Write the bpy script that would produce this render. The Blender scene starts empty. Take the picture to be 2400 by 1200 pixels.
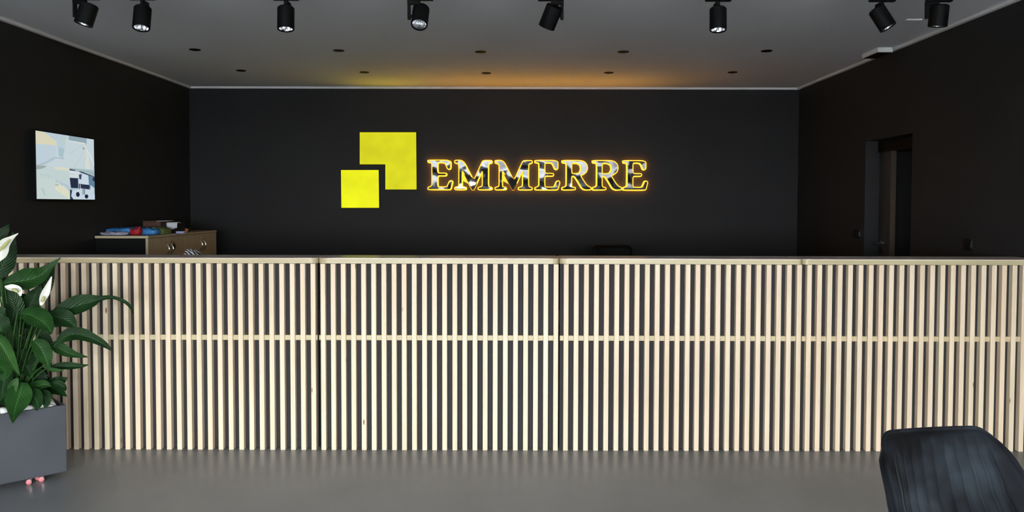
import bpy, math, random
from mathutils import Vector, Matrix
random.seed(7)
S = bpy.context.scene
COL = S.collection

# ------------------------------------------------------------------ camera
F, CX, CY = 1950.0, 1204.0, 551.5
PITCH, ROLL = math.atan((551.5 - 480.0) / 1950.0), 0.0024
CAMROT = Matrix.Rotation(math.radians(90) - PITCH, 3, 'X') @ Matrix.Rotation(ROLL, 3, 'Z')
YC = 4.97                      # front of the counter slats
def ray(px, py):
    return CAMROT @ Vector(((px - CX) / F, -(py - CY) / F, -1.0))
_d = ray(1200, 1056)
HC = -_d.z * YC / _d.y         # eye height so that the slats stand on the floor
CAM = Vector((0, 0, HC))
def at(px, py, Y):
    d = ray(px, py); return CAM + d * (Y / d.y)
def at_z(px, py, z):
    d = ray(px, py); return CAM + d * ((z - HC) / d.z)
def at_x(px, py, x):
    d = ray(px, py); return CAM + d * (x / d.x)
cd = bpy.data.cameras.new('camera')
cd.sensor_width = 36; cd.lens = F / 2400 * 36
cd.shift_x = (1200 - CX) / 2400; cd.shift_y = (CY - 600) / 2400
cam = bpy.data.objects.new('camera', cd); COL.objects.link(cam)
cam.matrix_world = Matrix.Translation(CAM) @ CAMROT.to_4x4()
S.camera = cam
# ------------------------------------------------------------------ light, exposure
S.view_settings.view_transform = 'Standard'; S.view_settings.look = 'None'
S.view_settings.gamma = 1; S.view_settings.use_curve_mapping = False
S.view_settings.exposure = 0.0
SKY = 34.0
RIM_SIDE, LETTER_LIGHT, LOGO_LIGHT = 9.0, 1.8, 0.34
W = bpy.data.worlds.new('overcast_sky'); S.world = W; W.use_nodes = True
bg = W.node_tree.nodes['Background']
bg.inputs[0].default_value = (0.93, 0.97, 1.0, 1); bg.inputs[1].default_value = SKY

YB = 9.36                       # back wall
XL = at(443, 205, YB).x; XR = at(1873, 209, YB).x
ZC = at(1158, 204.5, YB).z      # ceiling
YF = -2.6                       # window wall behind the camera
WX0, WX1, WZ0, WZ1 = XL + .35, XR - .3, .10, 2.0
pl = bpy.data.lights.new('window_portal', 'AREA'); pl.shape = 'RECTANGLE'
pl.size = WX1 - WX0; pl.size_y = WZ1 - WZ0; pl.cycles.is_portal = True
po = bpy.data.objects.new('window_portal', pl); COL.objects.link(po)
po.location = ((WX0 + WX1) / 2, YF - .13, (WZ0 + WZ1) / 2)
po.rotation_euler = (math.radians(90), 0, 0)     # -Z of the lamp looks to +Y
po.rotation_euler = Vector((0, 1, 0)).to_track_quat('-Z', 'Z').to_euler()

# ------------------------------------------------------------------ materials
def srgb(*c):
    return tuple(((v / 255) / 12.92 if v / 255 <= .04045 else ((v / 255 + .055) / 1.055) ** 2.4) for v in c)
class NT:
    def __init__(s, name):
        s.m = bpy.data.materials.new(name); s.m.use_nodes = True
        s.t = s.m.node_tree; s.b = s.t.nodes['Principled BSDF']; s.out = s.t.nodes['Material Output']
    def n(s, typ, **kw):
        nd = s.t.nodes.new(typ)
        for k, v in kw.items():
            if k in nd.inputs.keys(): nd.inputs[k].default_value = v
            else: setattr(nd, k, v)
        return nd
    def l(s, a, b): s.t.links.new(a, b)
    def ramp(s, fac, stops):
        r = s.n('ShaderNodeValToRGB'); e = r.color_ramp.elements
        while len(e) < len(stops): e.new(0.5)
        for k, (p, c) in enumerate(stops):
            e[k].position = p; e[k].color = tuple(c) + (1,)
        s.l(fac, r.inputs[0]); return r.outputs[0]
    def coords(s, scale=(1, 1, 1), kind='Object', rand=False):
        tc = s.n('ShaderNodeTexCoord'); mp = s.n('ShaderNodeMapping'); mp.inputs['Scale'].default_value = scale
        s.l(tc.outputs[kind], mp.inputs[0])
        if rand:
            oi = s.n('ShaderNodeObjectInfo'); mu = s.n('ShaderNodeMath', operation='MULTIPLY'); mu.inputs[1].default_value = 71.3
            s.l(oi.outputs['Random'], mu.inputs[0])
            cx = s.n('ShaderNodeCombineXYZ'); s.l(mu.outputs[0], cx.inputs[0]); s.l(mu.outputs[0], cx.inputs[2])
            s.l(cx.outputs[0], mp.inputs['Location'])
        return mp.outputs[0]
    def noise(s, vec, scale, detail=3, rough=.5):
        t = s.n('ShaderNodeTexNoise'); t.inputs['Scale'].default_value = scale
        t.inputs['Detail'].default_value = detail; t.inputs['Roughness'].default_value = rough
        s.l(vec, t.inputs['Vector']); return t.outputs[0]
    def bump(s, h, strength, dist=.01):
        b = s.n('ShaderNodeBump'); b.inputs['Strength'].default_value = strength; b.inputs['Distance'].default_value = dist
        s.l(h, b.inputs['Height']); s.l(b.outputs[0], s.b.inputs['Normal'])
    def set(s, **kw):
        for k, v in kw.items(): s.b.inputs[k].default_value = v
        return s
def mat(name, base, rough=.5, metal=0, var=.08, scale=6, bump=0, spec=.5, bscale=None):
    x = NT(name); x.set(Roughness=rough, Metallic=metal); x.b.inputs['Specular IOR Level'].default_value = spec
    v = x.coords(); f = x.noise(v, scale)
    lo = tuple(c * (1 - var) for c in base); hi = tuple(min(1, c * (1 + var)) for c in base)
    x.l(x.ramp(f, [(.3, lo), (.7, hi)]), x.b.inputs['Base Color'])
    if bump: x.bump(x.noise(v, bscale or scale * 8), bump, .004)
    return x.m
def emit(name, color, strength, var=0):
    x = NT(name); x.set(**{'Base Color': (0.02, 0.02, 0.02, 1), 'Roughness': .5}); x.b.inputs['Specular IOR Level'].default_value = .05
    x.b.inputs['Emission Strength'].default_value = strength
    if var:
        f = x.noise(x.coords(), 3.2, 2)
        x.l(x.ramp(f, [(.3, tuple(c * (1 - var) for c in color)), (.7, tuple(c * (1 + var) for c in color))]), x.b.inputs['Emission Color'])
    else:
        x.b.inputs['Emission Color'].default_value = tuple(color) + (1,)
    return x.m
def wood(name, dark, light, rough=.5, grain=(26, 26, 1.3), rand=True, knots=True):
    x = NT(name); x.set(Roughness=rough)
    v = x.coords(grain, rand=rand)
    f = x.noise(v, 1.6, 5, .6)
    c = x.ramp(f, [(.28, dark), (.62, light)])
    if rand:
        oi = x.n('ShaderNodeObjectInfo')
        tone = x.ramp(oi.outputs['Random'], [(0, (1.0, .955, .90)), (.35, (.96, .985, .93)), (.6, (1, .99, .96)), (1, (.94, .92, .86))])
        mx = x.n('ShaderNodeMix', data_type='RGBA', blend_type='MULTIPLY'); mx.inputs[0].default_value = 1
        x.l(c, mx.inputs[6]); x.l(tone, mx.inputs[7]); c = mx.outputs[2]
    if knots:
        vk = x.coords((9, 9, 2.6), rand=True)
        vo = x.n('ShaderNodeTexVoronoi'); vo.inputs['Scale'].default_value = 1.0; x.l(vk, vo.inputs['Vector'])
        kf = x.ramp(vo.outputs['Distance'], [(.03, (1, 1, 1)), (.062, (0, 0, 0))])
        mk = x.n('ShaderNodeMix', data_type='RGBA'); x.l(kf, mk.inputs[0]); x.l(c, mk.inputs[6]); mk.inputs[7].default_value = srgb(120, 78, 48) + (1,)
        c = mk.outputs[2]
    x.l(c, x.b.inputs['Base Color'])
    x.bump(f, .12, .002)
    return x.m

M = {}
M['wall'] = mat('black_wall_paint', (.0258, .0258, .0270), .55, var=.05, scale=1.5, bump=.06, bscale=120, spec=.14)
M['ceil'] = mat('grey_ceiling_paint', (.80, .815, .84), .8, var=.03, scale=.8, bump=.05, bscale=90, spec=.2)
M['plaster'] = mat('light_grey_plaster', (.36, .36, .37), .7, var=.03)
M['white'] = mat('white_trim_paint', (.84, .84, .83), .5, var=.03)
M['slat'] = wood('maple_slat', (.67, .535, .385), (.785, .65, .495), .5)
M['edge'] = wood('birch_edge_band', (.45, .375, .225), (.54, .46, .29), .38, grain=(1.3, 26, 26), knots=False)
M['rail'] = wood('birch_rail', (.47, .395, .245), (.56, .48, .31), .45, grain=(1.3, 26, 26), knots=False)
x = NT('dark_laminate_top')
df = x.n('ShaderNodeBsdfDiffuse'); gs = x.n('ShaderNodeBsdfGlossy'); gs.inputs['Roughness'].default_value = .20; gs.inputs[0].default_value = (.8, .8, .8, 1)
ms = x.n('ShaderNodeMixShader'); ms.inputs[0].default_value = .32
x.l(x.ramp(x.noise(x.coords((1.5, 14, 14)), 2, 5, .6), [(.3, (.54, .46, .415)), (.7, (.72, .63, .575))]), df.inputs[0])
x.l(df.outputs[0], ms.inputs[1]); x.l(gs.outputs[0], ms.inputs[2]); x.l(ms.outputs[0], x.out.inputs[0]); M['laminate'] = x.m
M['edge_highlight'] = wood('painted_edge_highlight', (.70, .58, .43), (.80, .68, .53), .45, grain=(1.3, 26, 26), knots=False)  # paler wood tone paints the highlight along the counter top's upper chamfer
M['panel'] = mat('charcoal_board', (.0235, .0222, .0238), .6, var=.06, spec=.2)
M['carcass'] = mat('dark_carcass_board', (.06, .055, .05), .6)
x = NT('grey_vinyl_floor'); v = x.coords((1, .55, 1)); f = x.noise(v, 1.3, 6, .62)
g = x.noise(x.coords((1, 1, 1)), 60, 2)
c1 = x.ramp(f, [(.3, (.172, .182, .188)), (.5, (.206, .217, .224)), (.72, (.234, .246, .254))])
x.l(c1, x.b.inputs['Base Color'])
x.l(x.ramp(f, [(.3, (.40,) * 3), (.7, (.32,) * 3)]), x.b.inputs['Roughness']); x.bump(g, .04, .002); M['floor'] = x.m
M['black'] = mat('matt_black_metal', (.0042, .0042, .0045), .6, var=.1, spec=.16)
x = NT('chrome_reflector'); x.set(Metallic=1, Roughness=.14, **{'Base Color': (.86, .87, .90, 1)}); M['reflector'] = x.m
x = NT('polished_mirror_letter'); x.set(Metallic=1, Roughness=.03, **{'Base Color': (.80, .79, .80, 1)})
v = x.coords((1, 1, 1), rand=True); x.bump(x.noise(v, 4.5, 1.2, .4), .24, .03); M['mirror'] = x.m
M['halo'] = emit('amber_lit_acrylic', (1.0, .50, .028), 1.7)
M['halo_side'] = emit('amber_led_channel', (1.0, .40, .022), RIM_SIDE)
M['logo_big'] = emit('yellow_lit_acrylic', (.70, .69, .008), 1.0, .13)
M['logo_small'] = emit('bright_yellow_lit_acrylic', (.84, .87, .004), 1.0, .10)
M['tray'] = mat('black_sign_tray', (.004, .004, .004), .5, spec=.12)
x = NT('black_velvet'); x.set(Roughness=.8)
x.b.inputs['Specular IOR Level'].default_value = .12
x.b.inputs['Sheen Weight'].default_value = .10; x.b.inputs['Sheen Roughness'].default_value = .3
v = x.coords((1, 1, 1)); nf = x.noise(v, 5.5, 3, .55)
x.l(x.ramp(nf, [(.36, (.0028, .0028, .0034)), (.52, (.010, .0125, .016)), (.70, (.022, .029, .036))]), x.b.inputs['Base Color'])
x.bump(x.noise(v, 90, 3), .12, .003); M['velvet'] = x.m
M['leather'] = mat('black_leather', (.0045, .0045, .005), .6, bump=.1, spec=.12)
M['planter'] = mat('anthracite_planter', (.046, .050, .060), .62, var=.10, scale=5, bump=.06)
M['soil'] = mat('dark_soil', (.02, .014, .01), .95, var=.4, scale=40, bump=.6)
M['stone'] = mat('white_stone', (.78, .78, .76), .6, var=.06, scale=20, bump=.1)
M['pink'] = mat('pink_wheel_rubber', (.55, .16, .17), .5)
M['chrome'] = mat('chrome_metal', (.75, .74, .72), .18, 1)
x = NT('window_glass'); gl = x.n('ShaderNodeBsdfGlossy'); gl.inputs['Roughness'].default_value = .0
tr = x.n('ShaderNodeBsdfTransparent'); mx = x.n('ShaderNodeMixShader'); mx.inputs[0].default_value = .06
x.l(tr.outputs[0], mx.inputs[1]); x.l(gl.outputs[0], mx.inputs[2]); x.l(mx.outputs[0], x.out.inputs[0]); M['glass'] = x.m
M['pave'] = mat('outdoor_paving', (.27, .27, .275), .8, var=.15)
M['far_render'] = mat('grey_render', (.30, .31, .33), .8)
M['cab'] = wood('beige_cabinet_board', (.46, .365, .25), (.54, .435, .30), .45, grain=(3, 3, 3), rand=False, knots=False)
M['cabedge'] = mat('pale_edge_strip', (.66, .57, .36), .45)
M['darkboard'] = mat('black_end_panel', (.008, .008, .0085), .6, spec=.15)
M['blue'] = mat('blue_plastic', (.05, .25, .60), .35, var=.2, scale=14, bump=.2, bscale=30)
M['red'] = mat('red_cloth', (.42, .012, .02), .6, var=.3, scale=20, bump=.3)
M['green'] = mat('green_cloth', (.16, .22, .07), .7, var=.15)
M['brown'] = mat('brown_box', (.09, .035, .022), .6)
M['paper'] = mat('white_paper', (.68, .70, .74), .6, var=.04)
M['clear'] = mat('milky_plastic_film', (.38, .39, .50), .25, var=.25, scale=25, bump=.3)
M['dblack'] = mat('black_plastic', (.008, .008, .01), .35)
M['orange'] = mat('orange_plastic', (.55, .20, .07), .5)
M['lilac'] = mat('pale_lilac_paper', (.42, .45, .72), .6)
M['switch'] = mat('black_gloss_plate', (.010, .010, .011), .2)
M['door'] = mat('dark_grey_door', (.035, .034, .035), .5)
M['doorwood'] = mat('brown_door_edge', (.085, .062, .042), .5)
x = NT('zebra_fabric'); x.set(Roughness=.6)
wv = x.n('ShaderNodeTexWave'); wv.inputs['Scale'].default_value = 17; wv.inputs['Distortion'].default_value = 7; wv.inputs['Detail'].default_value = 1.5
wv.bands_direction = 'DIAGONAL'; x.l(x.coords((1, 1, 1.2)), wv.inputs['Vector'])
x.l(x.ramp(wv.outputs[0], [(.45, (.012, .010, .013)), (.55, (.62, .60, .60))]), x.b.inputs['Base Color']); M['zebra'] = x.m
def leafmat(name, dark, light):
    x = NT(name); x.set(Roughness=.38); x.b.inputs['Specular IOR Level'].default_value = .16
    tc = x.n('ShaderNodeUVMap'); sp = x.n('ShaderNodeSeparateXYZ'); x.l(tc.outputs[0], sp.inputs[0])
    ab = x.n('ShaderNodeMath', operation='ABSOLUTE'); sb = x.n('ShaderNodeMath', operation='SUBTRACT'); sb.inputs[1].default_value = .5
    x.l(sp.outputs[0], sb.inputs[0]); x.l(sb.outputs[0], ab.inputs[0])
    k = x.n('ShaderNodeMath', operation='MULTIPLY_ADD'); k.inputs[1].default_value = -.55; x.l(ab.outputs[0], k.inputs[0]); x.l(sp.outputs[1], k.inputs[2])
    si = x.n('ShaderNodeMath', operation='SINE'); mu = x.n('ShaderNodeMath', operation='MULTIPLY'); mu.inputs[1].default_value = 85
    x.l(k.outputs[0], mu.inputs[0]); x.l(mu.outputs[0], si.inputs[0])
    mid = x.ramp(ab.outputs[0], [(.008, (1, 1, 1)), (.03, (0, 0, 0))])
    nz = x.noise(x.coords(rand=True), 9, 3)
    c = x.ramp(nz, [(.3, dark), (.75, light)])
    mx = x.n('ShaderNodeMix', data_type='RGBA'); x.l(mid, mx.inputs[0]); x.l(c, mx.inputs[6]); mx.inputs[7].default_value = tuple(min(1, q * 1.7) for q in light) + (1,)
    x.l(mx.outputs[2], x.b.inputs['Base Color']); x.bump(si.outputs[0], .35, .0025)
    return x.m
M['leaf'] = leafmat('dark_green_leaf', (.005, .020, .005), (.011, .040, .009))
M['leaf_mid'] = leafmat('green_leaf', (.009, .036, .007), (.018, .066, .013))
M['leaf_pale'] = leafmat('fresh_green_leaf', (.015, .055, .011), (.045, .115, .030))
M['stem'] = mat('green_stem', (.025, .075, .016), .5, spec=.2)
M['spathe'] = mat('white_spathe', (.78, .78, .70), .5, var=.05)
M['spadix'] = mat('yellow_green_spadix', (.45, .44, .16), .7, bump=.4)

# ------------------------------------------------------------------ mesh helpers
WLOC = {}
class MB:
    """collects geometry in world coordinates; build() links it as ONE mesh object"""
    def __init__(s): s.v = []; s.f = []; s.mi = []; s.uv = {}
    def quad(s, a, b, c, d, mi=0):
        k = len(s.v); s.v += [Vector(a), Vector(b), Vector(c), Vector(d)]; s.f.append((k, k + 1, k + 2, k + 3)); s.mi.append(mi)
    def box(s, x0, x1, y0, y1, z0, z1, ch=0, mi=0):
        """box, with chamfered edges when ch > 0"""
        if ch <= 0:
            k = len(s.v)
            s.v += [Vector((x, y, z)) for z in (z0, z1) for y in (y0, y1) for x in (x0, x1)]
            for q in ((0, 2, 3, 1), (4, 5, 7, 6), (0, 1, 5, 4), (2, 6, 7, 3), (0, 4, 6, 2), (1, 3, 7, 5)):
                s.f.append(tuple(k + i for i in q)); s.mi.append(mi)
            return s
        c = ch
        ring = [(x0 + c, y0), (x1 - c, y0), (x1, y0 + c), (x1, y1 - c), (x1 - c, y1), (x0 + c, y1), (x0, y1 - c), (x0, y0 + c)]
        inn = [(x0 + c, y0 + c), (x1 - c, y0 + c), (x1 - c, y0 + c), (x1 - c, y1 - c), (x1 - c, y1 - c), (x0 + c, y1 - c), (x0 + c, y1 - c), (x0 + c, y0 + c)]
        k = len(s.v)
        lv = [(z0, inn), (z0 + c, ring), (z1 - c, ring), (z1, inn)]
        for z, r in lv: s.v += [Vector((a, b, z)) for a, b in r]
        for L in range(3):
            for i in range(8):
                j = (i + 1) % 8
                s.f.append((k + L * 8 + i, k + L * 8 + j, k + L * 8 + 8 + j, k + L * 8 + 8 + i)); s.mi.append(mi)
        s.f.append(tuple(k + i for i in (7, 5, 3, 1))); s.mi.append(mi)
        s.f.append(tuple(k + 24 + i for i in (0, 2, 4, 6))); s.mi.append(mi)
        return s
    def tube(s, pts, rad, seg=8, cap=True, mi=0):
        pts = [Vector(p) for p in pts]; n = len(pts)
        rs = rad if isinstance(rad, (list, tuple)) else [rad] * n
        k = len(s.v); up = Vector((0, 0, 1)); prev = None
        for i, p in enumerate(pts):
            t = (pts[min(i + 1, n - 1)] - pts[max(i - 1, 0)]).normalized()
            if prev is None:
                a = t.cross(up)
                if a.length < 1e-3: a = t.cross(Vector((1, 0, 0)))
                a.normalize()
            else:
                a = (prev - t * prev.dot(t)).normalized()
            prev = a; b = t.cross(a)
            for j in range(seg):
                an = 2 * math.pi * j / seg
                s.v.append(p + (a * math.cos(an) + b * math.sin(an)) * rs[i])
        for i in range(n - 1):
            for j in range(seg):
                q = (j + 1) % seg
                s.f.append((k + i * seg + j, k + i * seg + q, k + (i + 1) * seg + q, k + (i + 1) * seg + j)); s.mi.append(mi)
        if cap:
            s.f.append(tuple(k + j for j in reversed(range(seg)))); s.mi.append(mi)
            s.f.append(tuple(k + (n - 1) * seg + j for j in range(seg))); s.mi.append(mi)
        return s
    def lathe(s, prof, origin, axis, seg=24, mi=0, capends=True):
        """prof: list of (radius, distance along axis)"""
        ax = Vector(axis).normalized(); o = Vector(origin)
        a = ax.cross(Vector((0, 0, 1)))
        if a.length < 1e-3: a = Vector((1, 0, 0))
        a.normalize(); b = ax.cross(a); k = len(s.v)
        for r, h in prof:
            for j in range(seg):
                an = 2 * math.pi * j / seg
                s.v.append(o + ax * h + (a * math.cos(an) + b * math.sin(an)) * r)
        for i in range(len(prof) - 1):
            for j in range(seg):
                q = (j + 1) % seg
                s.f.append((k + i * seg + j, k + i * seg + q, k + (i + 1) * seg + q, k + (i + 1) * seg + j)); s.mi.append(mi)
        if capends:
            s.f.append(tuple(k + j for j in reversed(range(seg)))); s.mi.append(mi)
            e = k + (len(prof) - 1) * seg
            s.f.append(tuple(e + j for j in range(seg))); s.mi.append(mi)
        return s
    def prism(s, poly, fn0, fn1, mi_cap=0, mi_side=0):
        """poly of 2-D points; fn0/fn1 place them in space as the two caps"""
        k = len(s.v); n = len(poly)
        s.v += [Vector(fn0(p)) for p in poly] + [Vector(fn1(p)) for p in poly]
        s.f.append(tuple(k + i for i in range(n))); s.mi.append(mi_cap)
        s.f.append(tuple(k + n + i for i in reversed(range(n)))); s.mi.append(mi_cap)
        for i in range(n):
            j = (i + 1) % n
            s.f.append((k + j, k + i, k + n + i, k + n + j)); s.mi.append(mi_side)
        return s
    def grid(s, fn, nu, nv, mi=0, close_u=False):
        k = len(s.v)
        for j in range(nv + 1):
            for i in range(nu + (0 if close_u else 1)):
                s.v.append(Vector(fn(i / nu, j / nv)))
        w = nu if close_u else nu + 1
        for j in range(nv):
            for i in range(nu):
                q = (i + 1) % w
                s.f.append((k + j * w + i, k + j * w + q, k + (j + 1) * w + q, k + (j + 1) * w + i)); s.mi.append(mi)
        return s
    def mesh(s, name, mats, center, smooth=False):
        me = bpy.data.meshes.new(name)
        me.from_pydata([tuple(v - center) for v in s.v], [], s.f)
        for m in (mats if isinstance(mats, (list, tuple)) else [mats]): me.materials.append(m)
        me.polygons.foreach_set('material_index', s.mi)
        if smooth: me.polygons.foreach_set('use_smooth', [True] * len(s.f))
        if s.uv:
            ul = me.uv_layers.new(name='UVMap')
            for lp in me.loops: ul.data[lp.index].uv = s.uv.get(lp.vertex_index, (0, 0))
        me.update(); return me
    def build(s, name, mats, parent=None, smooth=False, recalc=True, angle=None):
        lo = Vector([min(v[i] for v in s.v) for i in range(3)]); hi = Vector([max(v[i] for v in s.v) for i in range(3)])
        c = (lo + hi) / 2
        if parent is None: c.z = lo.z
        me = s.mesh(name, mats, c, smooth)
        if recalc:
            import bmesh
            bm = bmesh.new(); bm.from_mesh(me); bmesh.ops.recalc_face_normals(bm, faces=bm.faces)
            bm.to_mesh(me); bm.free()
        if angle: me.set_sharp_from_angle(angle=math.radians(angle))
        o = bpy.data.objects.new(name, me); COL.objects.link(o)
        place(o, c, parent); return o
def place(o, wloc, parent):
    WLOC[o] = Vector(wloc)
    if parent is not None:
        o.parent = parent; o.location = Vector(wloc) - WLOC[parent]
    else: o.location = wloc
def tag(o, label, cat, group=None):
    o['label'] = label; o['category'] = cat
    if group: o['group'] = group
    return o
def thing(name, loc, label, cat, group=None):
    o = bpy.data.objects.new(name, None); COL.objects.link(o); place(o, Vector(loc), None)
    o.empty_display_size = .1
    return tag(o, label, cat, group)
def struct(o): o['kind'] = 'structure'; return o
def emptystruct(name, loc):
    o = bpy.data.objects.new(name, None); COL.objects.link(o); place(o, Vector(loc), None); o['kind'] = 'structure'; return o
def B(*a, **k): return MB().box(*a, **k)

# ------------------------------------------------------------------ the room
struct(B(XL - .3, XR + .8, YF - .3, YB + .3, -.2, 0).build('floor', M['floor']))
struct(B(XL - .3, XR + .8, YF - .3, YB + .3, ZC, ZC + .2).build('ceiling', M['ceil']))
struct(B(XL - .3, XR + .8, YB, YB + .3, 0, ZC).build('wall_back', M['wall']))
struct(B(XL - .3, XL, YF, YB, 0, ZC).build('wall_left', M['wall']))
# right wall with the door recess
DY0, DY1 = at_x(2137, 400, XR).y, at_x(2028, 400, XR).y
DZ = at_x(2137, 312, XR).z
REC = at(2060, 450, DY1).x - XR
m = MB(); m.box(XR, XR + .8, YF, DY0, 0, ZC); m.box(XR, XR + .8, DY1, YB, 0, ZC); m.box(XR, XR + .8, DY0, DY1, DZ, ZC); m.box(XR + .62, XR + .8, DY0, DY1, 0, DZ)
struct(m.build('wall_right', M['wall']))
# window wall behind the camera
m = MB(); m.box(XL - .3, WX0, YF - .25, YF, 0, ZC); m.box(WX1, XR + .8, YF - .25, YF, 0, ZC)
m.box(WX0, WX1, YF - .25, YF, 0, WZ0); m.box(WX0, WX1, YF - .25, YF, WZ1, ZC)
struct(m.build('wall_front', M['plaster']))
wn = emptystruct('window_1', ((WX0 + WX1) / 2, YF - .12, WZ0))
m = MB(); nb = 5; w = (WX1 - WX0) / nb
m.box(WX0, WX1, YF - .15, YF - .09, WZ0, WZ0 + .06); m.box(WX0, WX1, YF - .15, YF - .09, WZ1 - .06, WZ1)
for i in range(nb + 1):
    xx = min(max(WX0 + i * w, WX0 + .03), WX1 - .03); m.box(xx - .03, xx + .03, YF - .15, YF - .09, WZ0 + .06, WZ1 - .06)
m.box(WX0 - .1, WX1 + .1, YF, YF + .12, WZ1 - .01, WZ1 + .56)  # unseen black box added above the window to darken the letters' reflections
m.build('window_frame_and_added_box', M['black'], wn)
for i in range(nb):
    B(WX0 + i * w + .03, WX0 + (i + 1) * w - .03, YF - .123, YF - .117, WZ0 + .06, WZ1 - .06).build('pane', M['glass'], wn)
struct(B(-40, 40, -45, YF - .3, -.22, -.05).build('ground_outside', M['pave']))
# thin white strips where the walls meet the ceiling
TH = at(1158, 204.5, YB).z - at(1158, 209, YB).z
struct(B(XL, XR, YB - .02, YB, ZC - TH, ZC).build('trim_1', M['white']))
struct(B(XL, XL + .03, YF, YB - .02, ZC - .02, ZC).build('trim_2', M['white']))
struct(B(XR - .03, XR, YF, YB - .02, ZC - .02, ZC).build('trim_3', M['white']))

# door in the recess of the right wall
d = emptystruct('door_1', (XR + REC, (DY0 + DY1) / 2, 0))
XD = XR + REC
yA = at_x(2086, 500, XD).y; yB_ = at_x(2098, 500, XD).y
B(XD, XD + .045, yA, DY1, 0.004, DZ - .005).build('door_leaf', M['door'], d)
B(XD + .001, XD + .046, yA - .004, yA - .0005, 0.006, DZ - .105).build('leaf_edge', M['doorwood'], d)
B(XD + .30, XD + .34, DY0 + .002, DY1 - .002, 0.004, DZ - .005).build('back_panel', M['tray'], d)
B(XD - .015, XD + .07, DY0 + .002, DY1 - .002, DZ - .10, DZ - .006).build('door_head', M['tray'], d)
p = at_x(2065, 570, XD)
h = MB().lathe([(.024, 0), (.024, .008), (.012, .010), (.012, .05)], (XD, p.y, p.z), (-1, 0, 0), 16).tube([(XD - .045, p.y, p.z), (XD - .047, p.y - .11, p.z - .003)], .009).build('door_handle', M['chrome'], d, smooth=True, angle=40)
p = at_x(2066, 588, XD)
MB().lathe([(.024, 0), (.024, .008), (.008, .009), (.008, .012)], (XD, p.y, p.z), (-1, 0, 0), 16).build('lock_rosette', M['dblack'], d, smooth=True, angle=40)

# ------------------------------------------------------------------ reception counter
ZT = at(1200, 606.3, YC - .008).z
ZE = at(1200, 618.4, YC - .008).z
ZR0, ZR1 = at(1200, 798.3, YC + .014).z, at(1200, 786.3, YC + .014).z
SD = .038; SWID = 11.3 * (at(1201, 650, YC).x - at(1200, 650, YC).x)
TD = .30
slat_me = B(-SWID / 2, SWID / 2, -SD / 2, SD / 2, -(ZE - .002) / 2, (ZE - .002) / 2, ch=.0018).mesh('slat', M['slat'], Vector((0, 0, 0)))
px2x = lambda px, py=650: at(px, py, YC).x
units = []
u1 = [727.5 - 24.42 * k for k in range(0, 39)][::-1]
u2 = [751 + 23.78 * k for k in range(24)]
u3 = [1321.7 + 23.77 * k for k in range(24)]
u4 = [1892 + 24.07 * k for k in range(24)]
ends = [(XL + .01, at(743, 610, YC).x), (at(743.8, 610, YC).x, at(1310.6, 610, YC).x), (at(1311.6, 610, YC).x, at(1881.3, 610, YC).x), (at(1882.3, 610, YC).x, XR - .01)]
labs = ['long left reception counter section with pale wooden slats beside the potted plant',
        'slatted counter section under the yellow logo, second from the left',
        'slatted counter section in front of the black office chair, third from the left',
        'slatted counter section beside the right wall and behind the velvet chair']
rads = [(0, .045), (.06, .045), (.045, .03), (.03, 0)]
def topshape(x0, x1, y0, y1, rl, rr, inset=0, n=8):
    x0 += inset; x1 -= inset; y0 += inset; y1 -= inset
    pts = []
    if rl > 0:
        for k in range(n + 1):
            a = math.pi / 2 * k / n; pts.append((x0 + rl - rl * math.cos(a), y0 + rl - rl * math.sin(a)))
    else: pts.append((x0, y0))
    if rr > 0:
        for k in range(n + 1):
            a = math.pi / 2 * k / n; pts.append((x1 - rr + rr * math.sin(a), y0 + rr - rr * math.cos(a)))
    else: pts.append((x1, y0))
    pts += [(x1, y1), (x0, y1)]
    return pts
for (x0, x1), sl, lab, (rl, rr) in zip(ends, (u1, u2, u3, u4), labs, rads):
    t = thing('reception_counter', ((x0 + x1) / 2, YC + .2, 0), lab, 'counter', 'slatted reception counter sections')
    poly = topshape(x0, x1, YC - .008, YC + TD, rl, rr)
    pin = topshape(x0, x1, YC - .008, YC + TD, rl, rr, .003)
    m = MB(); k = len(poly)
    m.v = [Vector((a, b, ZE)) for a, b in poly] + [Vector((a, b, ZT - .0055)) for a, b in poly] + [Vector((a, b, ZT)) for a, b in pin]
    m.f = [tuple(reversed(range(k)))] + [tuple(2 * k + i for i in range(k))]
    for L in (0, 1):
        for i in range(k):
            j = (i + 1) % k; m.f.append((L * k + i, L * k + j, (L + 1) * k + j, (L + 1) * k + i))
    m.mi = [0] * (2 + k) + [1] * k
    top = m.build('counter_top', [M['edge'], M['edge_highlight']], t)
    lam = topshape(x0, x1, YC - .008, YC + TD, rl, rr, .006)
    MB().prism(lam, lambda p: (p[0], p[1], ZT - .001), lambda p: (p[0], p[1], ZT + .0008)).build('laminate', M['laminate'], top)
    B(x0 + .004, x1 - .004, YC + SD, YC + SD + .018, .006, ZE).build('front_panel', M['panel'], t)
    B(x0 + .004, x1 - .004, YC + .014, YC + SD, ZR0, ZR1, ch=.0015).build('rail', M['rail'], t)
    B(x0 + .004, x0 + .022, YC + SD + .018, YC + .62, 0, .74).build('side_panel', M['carcass'], t)
    B(x1 - .022, x1 - .004, YC + SD + .018, YC + .62, 0, .74).build('side_panel', M['carcass'], t)
    B(x0 + .004, x1 - .004, YC + SD + .018, YC + .66, .74, .765).build('work_surface', M['carcass'], t)
    for px in sl:
        xa = px2x(px) + SWID / 2
        if xa - SWID / 2 < XL + .012 or xa + SWID / 2 > XR - .005: continue
        o = bpy.data.objects.new('slat', slat_me); COL.objects.link(o)
        place(o, (xa + random.uniform(-.0006, .0006), YC + SD / 2 + random.uniform(0, .0008), (ZE - .002) / 2), t)

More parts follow.
